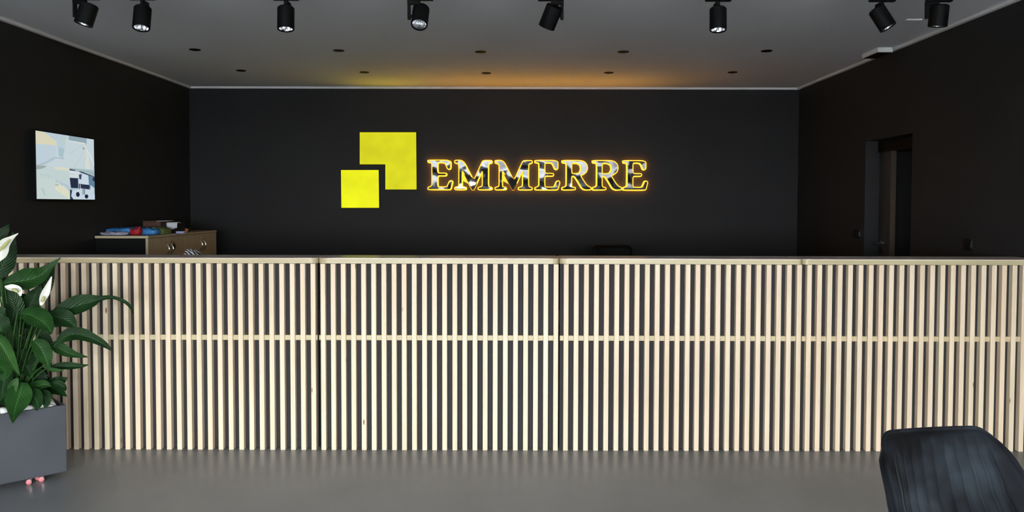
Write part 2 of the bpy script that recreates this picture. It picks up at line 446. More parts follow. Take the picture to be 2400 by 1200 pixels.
# ------------------------------------------------------------------ lit sign on the back wall
def sq(px, py, Y): return at(px, py, Y)
def lightbox(name, pts, m, label):
    Y1 = YB - .05
    W3 = [at(a, b, YB - .05) for a, b in pts]
    t = thing(name, (sum(v.x for v in W3) / len(W3), YB, min(v.z for v in W3)), label, 'sign')
    poly = [(v.x, v.z) for v in W3]
    # offset outwards for the dark tray
    def off(poly, e):
        n = len(poly); out = []
        for i in range(n):
            p0, p1, p2 = Vector(poly[i - 1]), Vector(poly[i]), Vector(poly[(i + 1) % n])
            d1 = (p1 - p0).normalized(); d2 = (p2 - p1).normalized()
            n1 = Vector((d1.y, -d1.x)); n2 = Vector((d2.y, -d2.x))
            out.append(tuple(p1 - (n1 + n2) * e / (1 + n1.dot(n2))))
        return out
    big = off(poly, .006)
    MB().prism(big, lambda p: (p[0], YB - .035, p[1]), lambda p: (p[0], YB - .0005, p[1])).build('tray', M['tray'], t)
    k = len(poly); ins = off(poly, -.006)
    m_ = MB(); m_.v = [Vector((a, YB - .0348, b)) for a, b in poly] + [Vector((a, YB - .047, b)) for a, b in poly] + [Vector((a, YB - .05, b)) for a, b in ins]
    m_.f = [tuple(range(k))[::-1], tuple(2 * k + i for i in range(k))]
    for L in (0, 1):
        for i in range(k):
            j = (i + 1) % k; m_.f.append((L * k + i, L * k + j, (L + 1) * k + j, (L + 1) * k + i))
    m_.mi = [0] * len(m_.f)
    m_.build('lit_face', m, t)
lightbox('logo_panel', [(843, 310), (975, 310), (976, 444), (903, 444), (903, 385), (843, 385)], M['logo_big'], 'yellow lit L-shaped logo panel on the black back wall')
lightbox('logo_panel', [(799, 398.5), (887, 398.5), (888, 487), (800, 487)], M['logo_small'], 'bright yellow lit square logo panel, below the L-shaped one')

LE = [(0, 580), (437, 580), (437, 430), (415, 415), (388, 428), (366, 490), (335, 540), (290, 553), (175, 553), (175, 315), (345, 315), (353, 299), (345, 283), (175, 283), (175, 70), (193, 42), (220, 35), (350, 35), (387, 52), (410, 110), (430, 155), (455, 165), (475, 148), (470, 120), (442, 10), (425, 0), (0, 0), (0, 28), (45, 42), (75, 70), (80, 90), (80, 510), (68, 540), (40, 553), (0, 556)]
LR = [(0, 580), (350, 580), (430, 560), (482, 505), (495, 430), (472, 362), (415, 315), (350, 288), (400, 200), (460, 110), (510, 58), (565, 35), (565, 5), (470, 0), (420, 14), (382, 52), (325, 150), (270, 240), (235, 275), (172, 283), (172, 75), (186, 45), (215, 33), (250, 30), (250, 4), (0, 0), (0, 30), (50, 42), (80, 70), (85, 95), (85, 510), (72, 540), (42, 553), (0, 556)]
LRH = [(172, 547), (172, 312), (275, 312), (335, 327), (372, 380), (379, 445), (355, 508), (300, 544)]
LM = [(0, 612), (100, 616), (150, 600), (190, 560), (245, 460), (400, 158), (572, 545), (598, 597), (630, 612), (782, 612), (785, 580), (740, 570), (715, 545), (708, 500), (708, 85), (724, 48), (785, 30), (785, 0), (507, 0), (507, 30), (560, 42), (594, 72), (599, 100), (599, 455), (396, 0), (369, 0), (141, 460), (137, 80), (152, 44), (225, 30), (225, 0), (0, 0), (0, 30), (60, 42), (86, 72), (90, 105), (90, 505), (75, 548), (45, 572), (0, 580)]
def chaikin(poly, r=.16, it=2):
    for _ in range(it):
        q = []
        for i in range(len(poly)):
            a = Vector(poly[i]); b = Vector(poly[(i + 1) % len(poly)])
            q += [tuple(a.lerp(b, r)), tuple(a.lerp(b, 1 - r))]
        poly = q
    return poly
def letter_mesh(name, polys, offset, ext):
    cu = bpy.data.curves.new(name, 'CURVE'); cu.dimensions = '2D'; cu.fill_mode = 'BOTH'
    cu.extrude = ext; cu.offset = offset
    for poly in polys:
        sp = cu.splines.new('POLY'); sp.points.add(len(poly) - 1); sp.use_cyclic_u = True
        for i, (a, b) in enumerate(poly): sp.points[i].co = (a, b, 0, 1)
    tmp = bpy.data.objects.new(name, cu); COL.objects.link(tmp)
    dg = bpy.context.evaluated_depsgraph_get(); dg.update()
    me = bpy.data.meshes.new_from_object(tmp.evaluated_get(dg))
    bpy.data.objects.remove(tmp); bpy.data.curves.remove(cu); me.name = name
    return me
PXB = (at(1201, 410, YB - .04) - at(1200, 410, YB - .04)).x
letters = [('E', 1004.3, 1059.6, LE, [], 475, 580, 'first letter E, nearest the yellow logo'),
           ('M', 1067, 1152, LM, [], 785, 616, 'first letter M, right after the first E'),
           ('M', 1161.4, 1246, LM, [], 785, 616, 'second letter M, just before the middle E'),
           ('E', 1255, 1310.7, LE, [], 475, 580, 'middle letter E, between the M and the R'),
           ('R', 1318.6, 1383.8, LR, [LRH], 565, 580, 'first letter R, right after the middle E'),
           ('R', 1389.8, 1455.4, LR, [LRH], 565, 580, 'second letter R, just before the last E'),
           ('E', 1461.4, 1516.6, LE, [], 475, 580, 'last letter E at the right end of the sign')]
YTOP, YBOT = 377.3, 443.8
rotX = Matrix.Rotation(math.radians(90), 3, 'X')
for ch, xa, xb, out, holes, w0, h0, lab in letters:
    sx = (xb - xa) * PXB / w0; sy = (YBOT - YTOP) * PXB / h0
    base = at(xa, YBOT + (xa - 1260) * .0024, YB - .04)
    t = thing('sign_letter', (base.x, YB, base.z), 'mirrored amber-rimmed sign letter, ' + lab, 'letter', 'backlit letters on the back wall')
    polys = [[(a * sx, b * sy) for a, b in chaikin(P)] for P in [out] + holes]
    for nm, offs, ext, yc, mm in (('glowing_rim', .0125, .016, YB - .022, M['halo']), ('mirror_face', 0, .003, YB - .0535, M['mirror'])):
        me = letter_mesh(nm, polys, offs, ext)
        me.transform(rotX.to_4x4()); me.materials.clear(); me.materials.append(mm)
        if nm == 'glowing_rim':
            me.materials.append(M['halo_side'])
            for pg in me.polygons: pg.material_index = 1 if abs(pg.normal.y) < .5 else 0
        else:
            for pg in me.polygons: pg.material_index = 0
        o = bpy.data.objects.new(nm, me); COL.objects.link(o); place(o, (base.x, yc, base.z), t)
        if nm == 'mirror_face': o.rotation_euler = (math.radians(random.uniform(-1.35, -.75)), 0, math.radians(random.uniform(-.8, .8)))
def lamp(name, px0, px1, py, color, power, parent_name=None):
    a, b = at(px0, py, YB - .06), at(px1, py, YB - .06)
    L = bpy.data.lights.new(name, 'AREA'); L.shape = 'RECTANGLE'; L.size = (b - a).length; L.size_y = .05
    L.color = color; L.energy = power; L.spread = math.radians(95)
    o = bpy.data.objects.new(name, L); COL.objects.link(o); o.location = (a + b) / 2 + Vector((0, -.05, .012))
    o.rotation_euler = Vector((0, -.55, 1)).to_track_quat('-Z', 'Y').to_euler()
lamp('sign_letter_leds', 1004, 1516, 376, (1.0, .46, .03), LETTER_LIGHT)
lamp('logo_panel_leds', 843, 975, 309, (1.0, .72, .04), LOGO_LIGHT)

# ------------------------------------------------------------------ spotlights and downlights
YS = 4.9
ZA = at(1200, 2.0, YS).z
tr = thing('ceiling_track', (0, YS, ZC), 'black lighting track along the ceiling above the row of spotlights', 'track')
B(-3.05, 3.0, YS - .018, YS + .018, ZC - .034, ZC, ch=.002).build('rail', M['black'], tr)
for xx in (-3.06, 3.0): B(xx, xx + .012, YS - .02, YS + .02, ZC - .036, ZC - .001).build('end_cap', M['black'], tr)
spots = [(203, 33, (-.26, -.12, -.95), 'L', 1.05, 'leftmost black track spotlight, hanging beside the left wall'),
         (333, 41, (.05, -.30, -.95), 'B', 1, 'black track spotlight, second from the left, tilted to show its round reflector'),
         (670, 42, (.03, -.17, -.98), 'B', 1, 'black track spotlight, third from the left, alone above the left ceiling'),
         (985, 38, (-.03, -.55, -.83), 'L', 1, 'black track spotlight above the logo, its reflector turned to the window'),
         (1291, 38, (-.36, .36, -.86), 'R', 1, 'black track spotlight above the letters, turned away towards the back wall'),
         (1683, 44, (-.03, -.17, -.98), 'B', 1, 'black track spotlight hanging upright, third from the right'),
         (2067, 42, (.46, -.20, -.86), 'B', 1, 'black track spotlight leaning to the right, second from the right'),
         (2200, 36, (-.04, .10, -1), 'L', 1.08, 'rightmost black track spotlight, pointing straight down beside the right wall')]
for px, py, dr, side, sc, lab in spots:
    c = at(px, py, YS); ax = Vector(dr).normalized()
    r, Lb = .049 * sc, .135 if sc == 1 else .125
    t = thing('track_spotlight', (c.x, YS, ZC - .034), lab, 'spotlight', 'spotlights on the ceiling track')
    B(c.x - .075, c.x + .075, YS - .016, YS + .016, ZA, ZC - .034, ch=.003).build('adapter', M['black'], t)
    sd = {'L': Vector((-1, 0, 0)), 'R': Vector((1, 0, 0)), 'B': Vector((0, 1, 0))}[side]
    ro = r + .016
    zt = ZA
    m = MB()
    e = sd * (ro + .01); w_ = Vector((sd.y, sd.x, 0)) * .0115
    p0 = Vector((c.x, YS, zt - .012)); 
    lo = [min(0, e.x) - abs(w_.x), max(0, e.x) + abs(w_.x), min(0, e.y) - abs(w_.y), max(0, e.y) + abs(w_.y)]
    m.box(c.x + lo[0], c.x + lo[1], YS + lo[2], YS + lo[3], zt - .024, zt, ch=.002)
    q = sd * ro; hx = abs(sd.x) * .009 + abs(sd.y) * .0115; hy = abs(sd.y) * .009 + abs(sd.x) * .0115
    m.box(c.x + q.x - hx, c.x + q.x + hx, YS + q.y - hy, YS + q.y + hy, c.z - .02, zt - .023, ch=.002)
    m.build('arm', M['black'], t)
    MB().lathe([(.008, 0), (.008, ro)], c, sd, 12).build('pivot', M['black'], t, smooth=True, angle=40)
    b0 = c - ax * (Lb * .48)
    MB().lathe([(r * .86, 0), (r, .007), (r, Lb - .003), (r * .97, Lb), (r * .84, Lb), (r * .82, Lb - .012), (r * .82, Lb - .05), (r * .2, Lb - .052)], b0, ax, 36).build('lamp_body', M['black'], t, smooth=True, angle=35)
    m = MB()
    seg = 56                                   # ribbed reflector
    a = ax.cross(Vector((0, 0, 1)));
    if a.length < 1e-3: a = Vector((1, 0, 0))
    a.normalize(); bb = ax.cross(a); kk = 0
    prof = [(.815, -.006, 0), (.74, -.018, .02), (.58, -.034, .03), (.36, -.046, .03), (.05, -.048, 0)]
    for rr, hh, amp in prof:
        for j in range(seg):
            an = 2 * math.pi * j / seg; q_ = r * rr * (1 + (amp if j % 2 else -amp))
            m.v.append(b0 + ax * (Lb + hh) + (a * math.cos(an) + bb * math.sin(an)) * q_)
    for i in range(len(prof) - 1):
        for j in range(seg):
            m.f.append((i * seg + j, i * seg + (j + 1) % seg, (i + 1) * seg + (j + 1) % seg, (i + 1) * seg + j)); m.mi.append(0)
    m.build('reflector', M['reflector'], t, recalc=False)
dl = [(457, 116, 'first downlight of the front row, towards the left wall'), (794, 118, 'second downlight of the front row, above the logo'),
      (1126, 121, 'third, middle downlight of the front row'), (1461, 121, 'fourth downlight of the front row, above the last letters'),
      (1797, 119, 'fifth downlight of the front row, towards the right wall'), (565, 165, 'first downlight of the rear row, towards the left wall'),
      (854, 169, 'second downlight of the rear row, right above the logo'), (1140, 171, 'third, middle downlight of the rear row'),
      (1427, 170, 'fourth downlight of the rear row, in the amber glow'), (1717, 169, 'fifth downlight of the rear row, towards the right wall')]
for px, py, lab in dl:
    p = at_z(px, py, ZC)
    t = thing('recessed_downlight', (p.x, p.y, ZC), 'small black recessed ceiling light, ' + lab, 'downlight', 'recessed downlights in the ceiling')
    MB().lathe([(.041, .0), (.047, .0), (.048, .004), (.041, .006), (.040, .0005)], (p.x, p.y, ZC), (0, 0, -1), 28, capends=False).build('ring', M['black'], t, smooth=True, angle=40)
    MB().lathe([(.0405, .001), (.036, .004), (.005, .0035)], (p.x, p.y, ZC), (0, 0, -1), 24).build('lens', M['tray'], t)
p = at_z(2141, 45, ZC)
t = thing('ceiling_sensor', (p.x, p.y, ZC), 'slim white strip fixed flat on the ceiling beside the rightmost spotlights', 'sensor')
B(p.x - .056, p.x + .056, p.y - .016, p.y + .016, ZC - .008, ZC, ch=.002).build('housing', M['white'], t)
B(p.x - .05, p.x + .05, p.y - .012, p.y + .012, ZC - .010, ZC - .008).build('cover', M['white'], t)
# white box under the ceiling at the right wall
Yb0 = at_z(2075, 111, ZC).y
xa0, xa1 = at(2057, 117, Yb0).x, at(2093, 117, Yb0).x; zb1 = ZC; zb0 = at(2075, 122, Yb0).z
t = thing('ceiling_device', ((xa0 + xa1) / 2, Yb0 + .15, ZC), 'flat white box on the ceiling close to the right wall', 'device')
B(xa0, xa1, Yb0, Yb0 + .31, zb0, zb1, ch=.003).build('housing', M['white'], t)
B(xa0 + .008, xa1 - .008, Yb0 + .012, Yb0 + .298, zb0 - .003, zb0).build('shaded_underside', M['black'], t)  # thin black sheet painting the shade under the white housing

# ------------------------------------------------------------------ television on the left wall
XT = XL + .055
c00, c10, c11, c01 = at_x(83, 306.5, XT), at_x(219.5, 326.5, XT), at_x(219.5, 467.5, XT), at_x(83, 466.5, XT)
ty0, ty1 = c00.y, c10.y; tz1, tz0 = (c00.z + c10.z) / 2, (c01.z + c11.z) / 2
t = thing('wall_screen', (XL, (ty0 + ty1) / 2, tz0), 'flat monitor on the left wall showing four camera pictures', 'monitor')
B(XL + .0005, XT - .022, ty0 + .15, ty1 - .15, tz0 + .1, tz1 - .1).build('wall_bracket', M['black'], t)
B(XT - .022, XT, ty0 - .010, ty1 + .010, tz0 - .016, tz1 + .010, ch=.003).build('housing', M['tray'], t)
scr = MB(); SM = []
def col(rgb):
    key = 'screen_%d_%d_%d' % rgb
    for i, mm in enumerate(SM):
        if mm.name == key: return i
    if min(rgb) > 100: rgb = tuple(.62 * c_ + .38 * q_ for c_, q_ in zip(rgb, (204, 216, 220)))
    SM.append(emit(key, srgb(*rgb), .95)); return len(SM) - 1
lay = [0]
def P(pts, rgb):
    lay[0] += 1; k = len(scr.v)
    for s_, t_ in pts:
        s_ = min(1, max(0, s_)); t_ = min(1, max(0, t_))
        scr.v.append(Vector((XT + .0008 + lay[0] * .00003, ty0 + (ty1 - ty0) * s_, tz1 + (tz0 - tz1) * t_)))
    scr.f.append(tuple(range(k, k + len(pts)))); scr.mi.append(col(rgb))
def ell(cx, cy, rx, ry, rgb, n=12): P([(cx + rx * math.cos(6.283 * i / n), cy + ry * math.sin(6.283 * i / n)) for i in range(n)], rgb)
P([(0, 0), (1, 0), (1, 1), (0, 1)], (196, 214, 220))
P([(0, .18), (.33, .18), (.3, .4), (.1, .5), (0, .5)], (186, 206, 222)); P([(0, 0), (.14, .01), (.33, .12), (.33, .18), (0, .19)], (228, 216, 168))
P([(.14, 0), (.5, 0), (.42, .3), (.36, .3), (.33, .12)], (178, 200, 218)); P([(.36, .2), (.46, .22), (.43, .36), (.36, .33)], (150, 182, 196))
P([(0, .5), (.15, .44), (.28, .36), (.45, .35), (.45, .38), (.3, .38), (.18, .46), (.06, .52)], (160, 182, 194)); P([(.42, .05), (.5, .02), (.47, .18), (.44, .2)], (184, 204, 190))
P([(.53, 0), (.86, 0), (.86, .10), (.53, .07)], (112, 140, 156)); P([(.53, .07), (.84, .08), (.84, .10), (.53, .085)], (232, 234, 226))
P([(.86, 0), (1, 0), (1, .09), (.86, .09)], (196, 214, 224)); P([(.82, .12), (.86, .12), (.93, .50), (.82, .50)], (222, 224, 206))
for a, b, w in (((.78, .12), (.55, .28), .008), ((.84, .16), (.62, .50), .006), ((.86, .14), (1, .42), .012), ((.85, .14), (.80, .50), .006)):
    P([a, (a[0] + w, a[1]), (b[0] + w, b[1] + .006), (b[0], b[1])], (164, 186, 196))
ell(.80, .17, .018, .02, (120, 130, 130)); P([(.84, .16), (.86, .15), (1, .38), (1, .44)], (228, 234, 232))
P([(0, .5), (.18, .5), (.08, .56), (0, .57)], (128, 146, 142)); P([(0, .57), (.3, .5), (.53, .5), (.53, .75), (.3, .7), (0, .7)], (190, 210, 206))
P([(.27, .5), (.53, .5), (.53, .56), (.3, .55)], (226, 222, 190)); P([(.3, .7), (.53, .78), (.53, .88), (.3, .78)], (168, 190, 212))
P([(.28, .76), (.34, .74), (.4, .79), (.44, .79), (.53, .88), (.53, 1), (.47, .96), (.3, .86)], (232, 228, 186)); ell(.32, .78, .035, .02, (170, 182, 172))
P([(.0, .7), (.3, .7), (.28, .76), (.3, .86), (.5, 1), (0, 1)], (198, 214, 208))
for k in range(4): P([(.06 + .05 * k, .62 + .02 * (k % 2)), (.10 + .05 * k, .66), (.10 + .05 * k, .672), (.06 + .05 * k, .632)], (150, 172, 176))
P([(.06, .84), (.10, .84), (.14, .95), (.12, .95), (.08, .87)], (168, 188, 184))
P([(.54, .5), (1, .5), (1, 1), (.54, 1)], (150, 182, 192)); P([(.54, .5), (1, .54), (1, .64), (.7, .55), (.54, .53)], (140, 168, 172))
P([(.54, .545), (.72, .56), (.72, .60), (.54, .59)], (226, 230, 240)); P([(.54, .52), (.64, .53), (.64, .545), (.54, .545)], (60, 70, 96))
P([(.54, .66), (.69, .66), (.69, .82), (.56, .82)], (34, 42, 68)); P([(.54, .60), (.7, .60), (.7, .66), (.54, .66)], (214, 224, 230))
P([(.7, .57), (.88, .6), (.88, .76), (.7, .74)], (206, 222, 236)); P([(.705, .60), (.76, .59), (.745, .68), (.71, .67)], (60, 72, 100))
P([(.70, .75), (.90, .76), (.9, .84), (.70, .85)], (38, 46, 72)); P([(.88, .6), (1, .65), (1, .8), (.92, .84), (.9, .8)], (96, 132, 158))
P([(.92, .76), (.98, .80), (.98, .90), (.92, .86)], (206, 222, 226)); P([(.58, .86), (.75, .82), (.95, .84), (1, .92), (1, 1), (.6, 1), (.56, .93)], (198, 216, 232))
for sx_ in (.72, .77, .80): P([(sx_, .76), (sx_ + .012, .76), (sx_ + .012, .92), (sx_, .92)], (210, 218, 226) if sx_ < .75 else (46, 56, 84))
ell(.68, .92, .035, .04, (26, 34, 58)); ell(.84, .95, .035, .035, (26, 34, 58)); P([(.7, .545), (.76, .55), (1, .62), (1, .635), (.74, .565)], (44, 54, 78))
P([(.97, .62), (1, .64), (1, .70), (.96, .68)], (40, 46, 66)); P([(.54, .84), (.58, .86), (.56, .95), (.6, 1), (.54, 1)], (46, 58, 80))
P([(.528, 0), (.534, 0), (.534, 1), (.528, 1)], (206, 216, 220)); P([(0, .497), (1, .503), (1, .509), (0, .503)], (200, 212, 214))
scr.build('screen', SM, t, recalc=False)

# ------------------------------------------------------------------ cabinet at the left wall
CY0 = at_x(223, 556, XL + .004).y
CXF = at(347, 556, CY0).x
CY1 = at_x(507, 560, CXF).y
CZ = at(300, 553, CY0).z; CTH = CZ - at(300, 558.6, CY0).z
t = thing('storage_cabinet', ((XL + CXF) / 2, (CY0 + CY1) / 2, 0), 'beige four-door cabinet with black end panel standing at the left wall', 'cabinet')
topo = B(XL + .004, CXF + .004, CY0 - .004, CY1, CZ - CTH, CZ, ch=.002).build('cabinet_top', M['cab'], t)
B(XL + .004, CXF + .004, CY0 - .0055, CY0 - .0035, CZ - CTH + .001, CZ - .001).build('front_edge', M['cabedge'], topo)
B(XL + .006, CXF - .02, CY0 + .002, CY0 + .02, 0, CZ - CTH).build('end_panel', M['darkboard'], t)
B(XL + .006, CXF - .02, CY1 - .02, CY1, 0, CZ - CTH).build('end_panel', M['darkboard'], t)
B(XL + .006, XL + .014, CY0 + .02, CY1 - .02, .06, CZ - CTH).build('back_panel', M['darkboard'], t)
B(XL + .006, CXF - .04, CY0 + .02, CY1 - .02, 0, .06).build('plinth', M['darkboard'], t)
yj = [CY0, at_x(393.5, 580, CXF).y, 0, at_x(471, 580, CXF).y, CY1]; yj[2] = (yj[1] + yj[3]) / 2
hz = at_x(392, 584, CXF).z
for i in range(4):
    dd = B(CXF - .02, CXF, yj[i] + .0015, yj[i + 1] - .0015, .065, CZ - CTH - .003, ch=.0015).build('cabinet_door', M['cab'], t)
    if i == 0: B(CXF - .0215, CXF - .0002, CY0 - .001, CY0 + .0016, .065, CZ - CTH - .003).build('edge_strip', M['cabedge'], dd)
    yh = yj[i + 1] - .045 if i % 2 == 0 else yj[i] + .045
    pts = [(CXF + .002 + .030 * math.sin(math.pi * k / 12), yh, hz + .055 - .11 * k / 12) for k in range(13)]
    MB().tube(pts, .006, 8).lathe([(.010, 0), (.010, .005)], (CXF, yh, hz + .055), (1, 0, 0), 12).lathe([(.010, 0), (.010, .005)], (CXF, yh, hz - .055), (1, 0, 0), 12).build('handle', M['chrome'], dd, smooth=True, angle=40)
# keys in the lock of the second door
kp = at_x(401.5, 566, CXF)
t = thing('key_bunch', (CXF, kp.y, kp.z - .06), 'keys with black fob hanging from the cabinet lock above the first handles', 'keys')
MB().lathe([(.009, 0), (.009, .004), (.003, .005), (.003, .022)], (CXF, kp.y, kp.z), (1, 0, 0), 12).build('key', M['chrome'], t)
MB().tube([(CXF + .02, kp.y + .012 * math.cos(a_), kp.z - .012 + .012 * math.sin(a_)) for a_ in [6.283 * k / 12 for k in range(13)]], .0014, 5).build('ring', M['chrome'], t)
MB().grid(lambda u, v: (CXF + .024 + .016 * math.cos(6.283 * u) * math.sin(math.pi * v), kp.y + .024 * math.sin(6.283 * u) * math.sin(math.pi * v) ** .6, kp.z - .012 - .07 * v), 12, 8, close_u=True).build('fob', M['dblack'], t, smooth=True)

# things lying on the cabinet
def lump(name, px0, px1, py0, Y, depth, m, label, cat, seed=0, skew=0, crumple=.10, zbase=None, exps=(.5, .5), group=None, parts=None):
    """a soft, creased pack resting on the cabinet top; px0..px1 wide, top edge at pixel row py0"""
    z0 = CZ + .0005 if zbase is None else zbase
    a = at(px0, 540, Y).x; b = at(px1, 540, Y).x; h = at((px0 + px1) / 2, py0, Y).z - z0
    rnd = random.Random(seed); ph = [rnd.uniform(0, 6) for _ in range(8)]
    cx, hx = (a + b) / 2, (b - a) / 2
    def sp(x_, e): return math.copysign(abs(x_) ** e, x_)
    def f(u, v):
        th = 6.2832 * u; la = math.pi * (v - .5)
        x_ = sp(math.cos(la), exps[0]) * sp(math.cos(th), exps[1]); y_ = sp(math.cos(la), exps[0]) * sp(math.sin(th), exps[1]); z_ = sp(math.sin(la), exps[0])
        n_ = crumple * (math.sin(5 * x_ + ph[0]) * math.sin(4 * y_ + ph[1]) + .6 * math.sin(9 * x_ + ph[2] + 3 * y_) + .4 * math.sin(13 * y_ + ph[3] + 5 * x_))
        zz = (z_ * .5 + .5)
        zz = max(0, zz * (1 + n_ * 1.2 + skew * x_)) * .92
        return (cx + x_ * hx * (1 + n_ * .3), Y + y_ * depth * (1 + n_ * .3), z0 + zz * h)
    o = MB().grid(f, 36, 14, close_u=True).build(name, m, None, smooth=True)
    return tag(o, label, cat, group)
Yn = CY0 + .16
lump('film_wrap', 238, 300, 543, CY0 + .09, .06, M['clear'], 'crumpled milky plastic wrap on the front corner of the cabinet', 'wrapper', 1, 0, .22, exps=(.7, .7))
lump('blue_pack', 257, 338, 532, CY0 + .33, .14, M['blue'], 'long blue plastic pack lying at the back of the cabinet top', 'pack', 2, .05, .07, exps=(.45, .45))
lump('blue_pack', 328, 373, 534, CY0 + .22, .07, M['blue'], 'small blue plastic pack to the right of the red cloth', 'pack', 3, -.1, .10, exps=(.55, .55))
lump('red_cloth', 306, 333, 533.5, CY0 + .12, .05, M['red'], 'crumpled red cloth lying between the blue packs', 'cloth', 4, .3, .2, exps=(.8, .8))
lump('green_pack', 366, 393, 532, CY0 + .42, .10, M['green'], 'flat olive green pack beside the small blue pack', 'pack', 5, -.2, .02, exps=(.2, .3))
ya = CY0 + .72
def cbox(name, px0, px1, pyt, Y, dep, m, label, cat, zb=None, lid=None):
    a = at(px0, 540, Y).x; b = at(px1, 540, Y).x; z0 = CZ + .0005 if zb is None else zb; z1 = at(px0, pyt, Y).z
    t = thing(name, ((a + b) / 2, Y + dep / 2, z0), label, cat)
    B(a, b, Y, Y + dep, z0, z1 - .012, ch=.003).build('box_body', m, t)
    B(a - .002, b + .002, Y - .002, Y + dep + .002, z1 - .012, z1, ch=.002).build('lid', lid or m, t)
    return (a, b, z0, z1)
cbox('brown_box', 335, 377, 517.5, ya, .18, M['brown'], 'small brown carton behind the blue packs', 'box')
a, b, z0, z1 = cbox('black_case', 378, 413, 522, ya - .02, .22, M['dblack'], 'black case under the draped white paper on the cabinet', 'case')
# white paper sheet draped over the case
Yp = ya - .035
pts = [(366, 515), (413, 518), (416, 522), (413, 533), (406, 538.5), (392, 534), (390, 521), (366, 519.5)]
pw = [at(p_[0], p_[1], Yp) for p_ in pts]
m = MB()
q = z1 + .003
xs = [at(390, 520, Yp).x, at(416, 520, Yp).x]
def sheet(u, v):
    x_ = xs[0] + (xs[1] - xs[0]) * u
    if v < .5: return (x_, Yp + .09 * (1 - v * 2), q + .004 * math.sin(5 * u + 9 * v))
    w_ = (v - .5) * 2; drop = (q - at(400, 538 - 5 * abs(u - .5), Yp).z) * w_
    return (x_ + .008 * w_ * (0.5 - u), Yp - .006 * math.sin(3 * w_), q - drop * (1 - .25 * abs(u - .55)))
m.grid(sheet, 8, 12)
xs2 = [at(366, 517, Yp).x, at(392, 517, Yp).x]
zlip = at(380, 515.5, Yp).z
m.grid(lambda u, v: (xs2[0] + (xs2[1] - xs2[0]) * u, Yp + .16 * v, max(q + .002, zlip - .012 + .006 * u) + .002 * math.sin(7 * u)), 6, 4)
o = m.build('paper_sheet', M['paper'], None, smooth=True)
sm = o.modifiers.new('thickness', 'SOLIDIFY'); sm.thickness = .004
tag(o, 'white paper sheet draped over the black case on the cabinet', 'paper')
lump('lilac_notepad', 415, 434.5, 541.3, CY0 + .62, .04, M['lilac'], 'pale lilac notepad at the front edge of the cabinet', 'notepad', 6, 0, .02, exps=(.25, .25))
lump('orange_object', 432, 441, 534.5, CY0 + .95, .03, M['orange'], 'small orange object on the far end of the cabinet', 'trinket', 7, 0, .05, exps=(.8, .8))
lump('black_pouch', 424, 447, 530.5, CY0 + 1.15, .05, M['dblack'], 'small dark pouch on the far end of the cabinet', 'pouch', 8, 0, .12, exps=(.7, .7))
lump('white_tissue', 417, 427, 529.5, CY0 + 1.02, .03, M['paper'], 'crumpled white tissue beside the small dark pouch', 'tissue', 9, .2, .25, exps=(.9, .9))

# zebra bag on the work surface behind the counter
Yz = YC + .50
zx0, zx1 = at(429, 590, Yz).x, at(489, 590, Yz).x; zt = at(440, 580.5, Yz).z; zb = .766
t = thing('zebra_bag', ((zx0 + zx1) / 2, Yz, zb), 'zebra striped soft bag peeking above the counter before the cabinet', 'bag')
def zf(u, v):
    th = 6.2832 * u; la = math.pi * (v - .5)
    ex = lambda q_, e: math.copysign(abs(q_) ** e, q_)
    x_ = ex(math.cos(la), .5) * ex(math.cos(th), .7); y_ = ex(math.cos(la), .5) * ex(math.sin(th), .7); z_ = ex(math.sin(la), .6) * .5 + .5
    H = (zt - zb) * (1 - .10 * max(0, x_ + .35) - .03 * math.sin(6 * x_) ** 2)
    return ((zx0 + zx1) / 2 + x_ * (zx1 - zx0) / 2 * (1.0 + .15 * (1 - z_)), Yz + y_ * .10, zb + z_ * H)
MB().grid(zf, 36, 18, close_u=True).build('bag_body', M['zebra'], t, smooth=True)
MB().tube([((zx0 + zx1) / 2 + .07 * math.cos(a_), Yz - .095 - .012 * math.sin(a_), zb + .27 - .12 * math.sin(a_)) for a_ in [math.pi * k / 12 for k in range(13)]], .007, 6).build('strap', M['dblack'], t, smooth=True)

# black office chair behind the counter
Yo = 8.35
ox0, ox1 = at(1386, 590, Yo).x, at(1480, 590, Yo).x; ozt = at(1430, 573.8, Yo).z; oc = (ox0 + ox1) / 2; ow = (ox1 - ox0) / 2
t = thing('office_chair', (oc, Yo, 0), 'black office chair behind the counter, only the top of its backrest showing', 'chair')
def ob(u, v):
    s_ = 2 * u - 1; z_ = .56 + (ozt - .56) * v
    return s_, z_
def rrect(w_, z0, z1, r, n=6):
    pts = []
    for cx_, cz_, a0 in ((w_ - r, z1 - r, 0), (-w_ + r, z1 - r, 90), (-w_ + r, z0 + r, 180), (w_ - r, z0 + r, 270)):
        for k in range(n + 1):
            a_ = math.radians(a0 + 90 * k / n); pts.append((cx_ + r * math.cos(a_), cz_ + r * math.sin(a_)))
    return pts
def cushion(name, poly, place_fn, thick, m, parent, puff=.6):
    """rounded pad: outline poly, its plane mapped by place_fn(x, z, depth)"""
    mb = MB(); n = len(poly); cx_ = sum(p_[0] for p_ in poly) / n; cz_ = sum(p_[1] for p_ in poly) / n
    rings = [(.0, -1), (.5, -.98), (.85, -.85), (.96, -.5), (1, 0), (.96, .5), (.85, .85), (.5, .98), (.0, 1)]
    for s_, dd_ in rings:
        for a_, b_ in poly: mb.v.append(Vector(place_fn(cx_ + (a_ - cx_) * max(s_, .02), cz_ + (b_ - cz_) * max(s_, .02), dd_ * thick)))
    for i in range(len(rings) - 1):
        for j in range(n):
            mb.f.append((i * n + j, i * n + (j + 1) % n, (i + 1) * n + (j + 1) % n, (i + 1) * n + j)); mb.mi.append(0)
    return mb.build(name, m, parent, smooth=True)
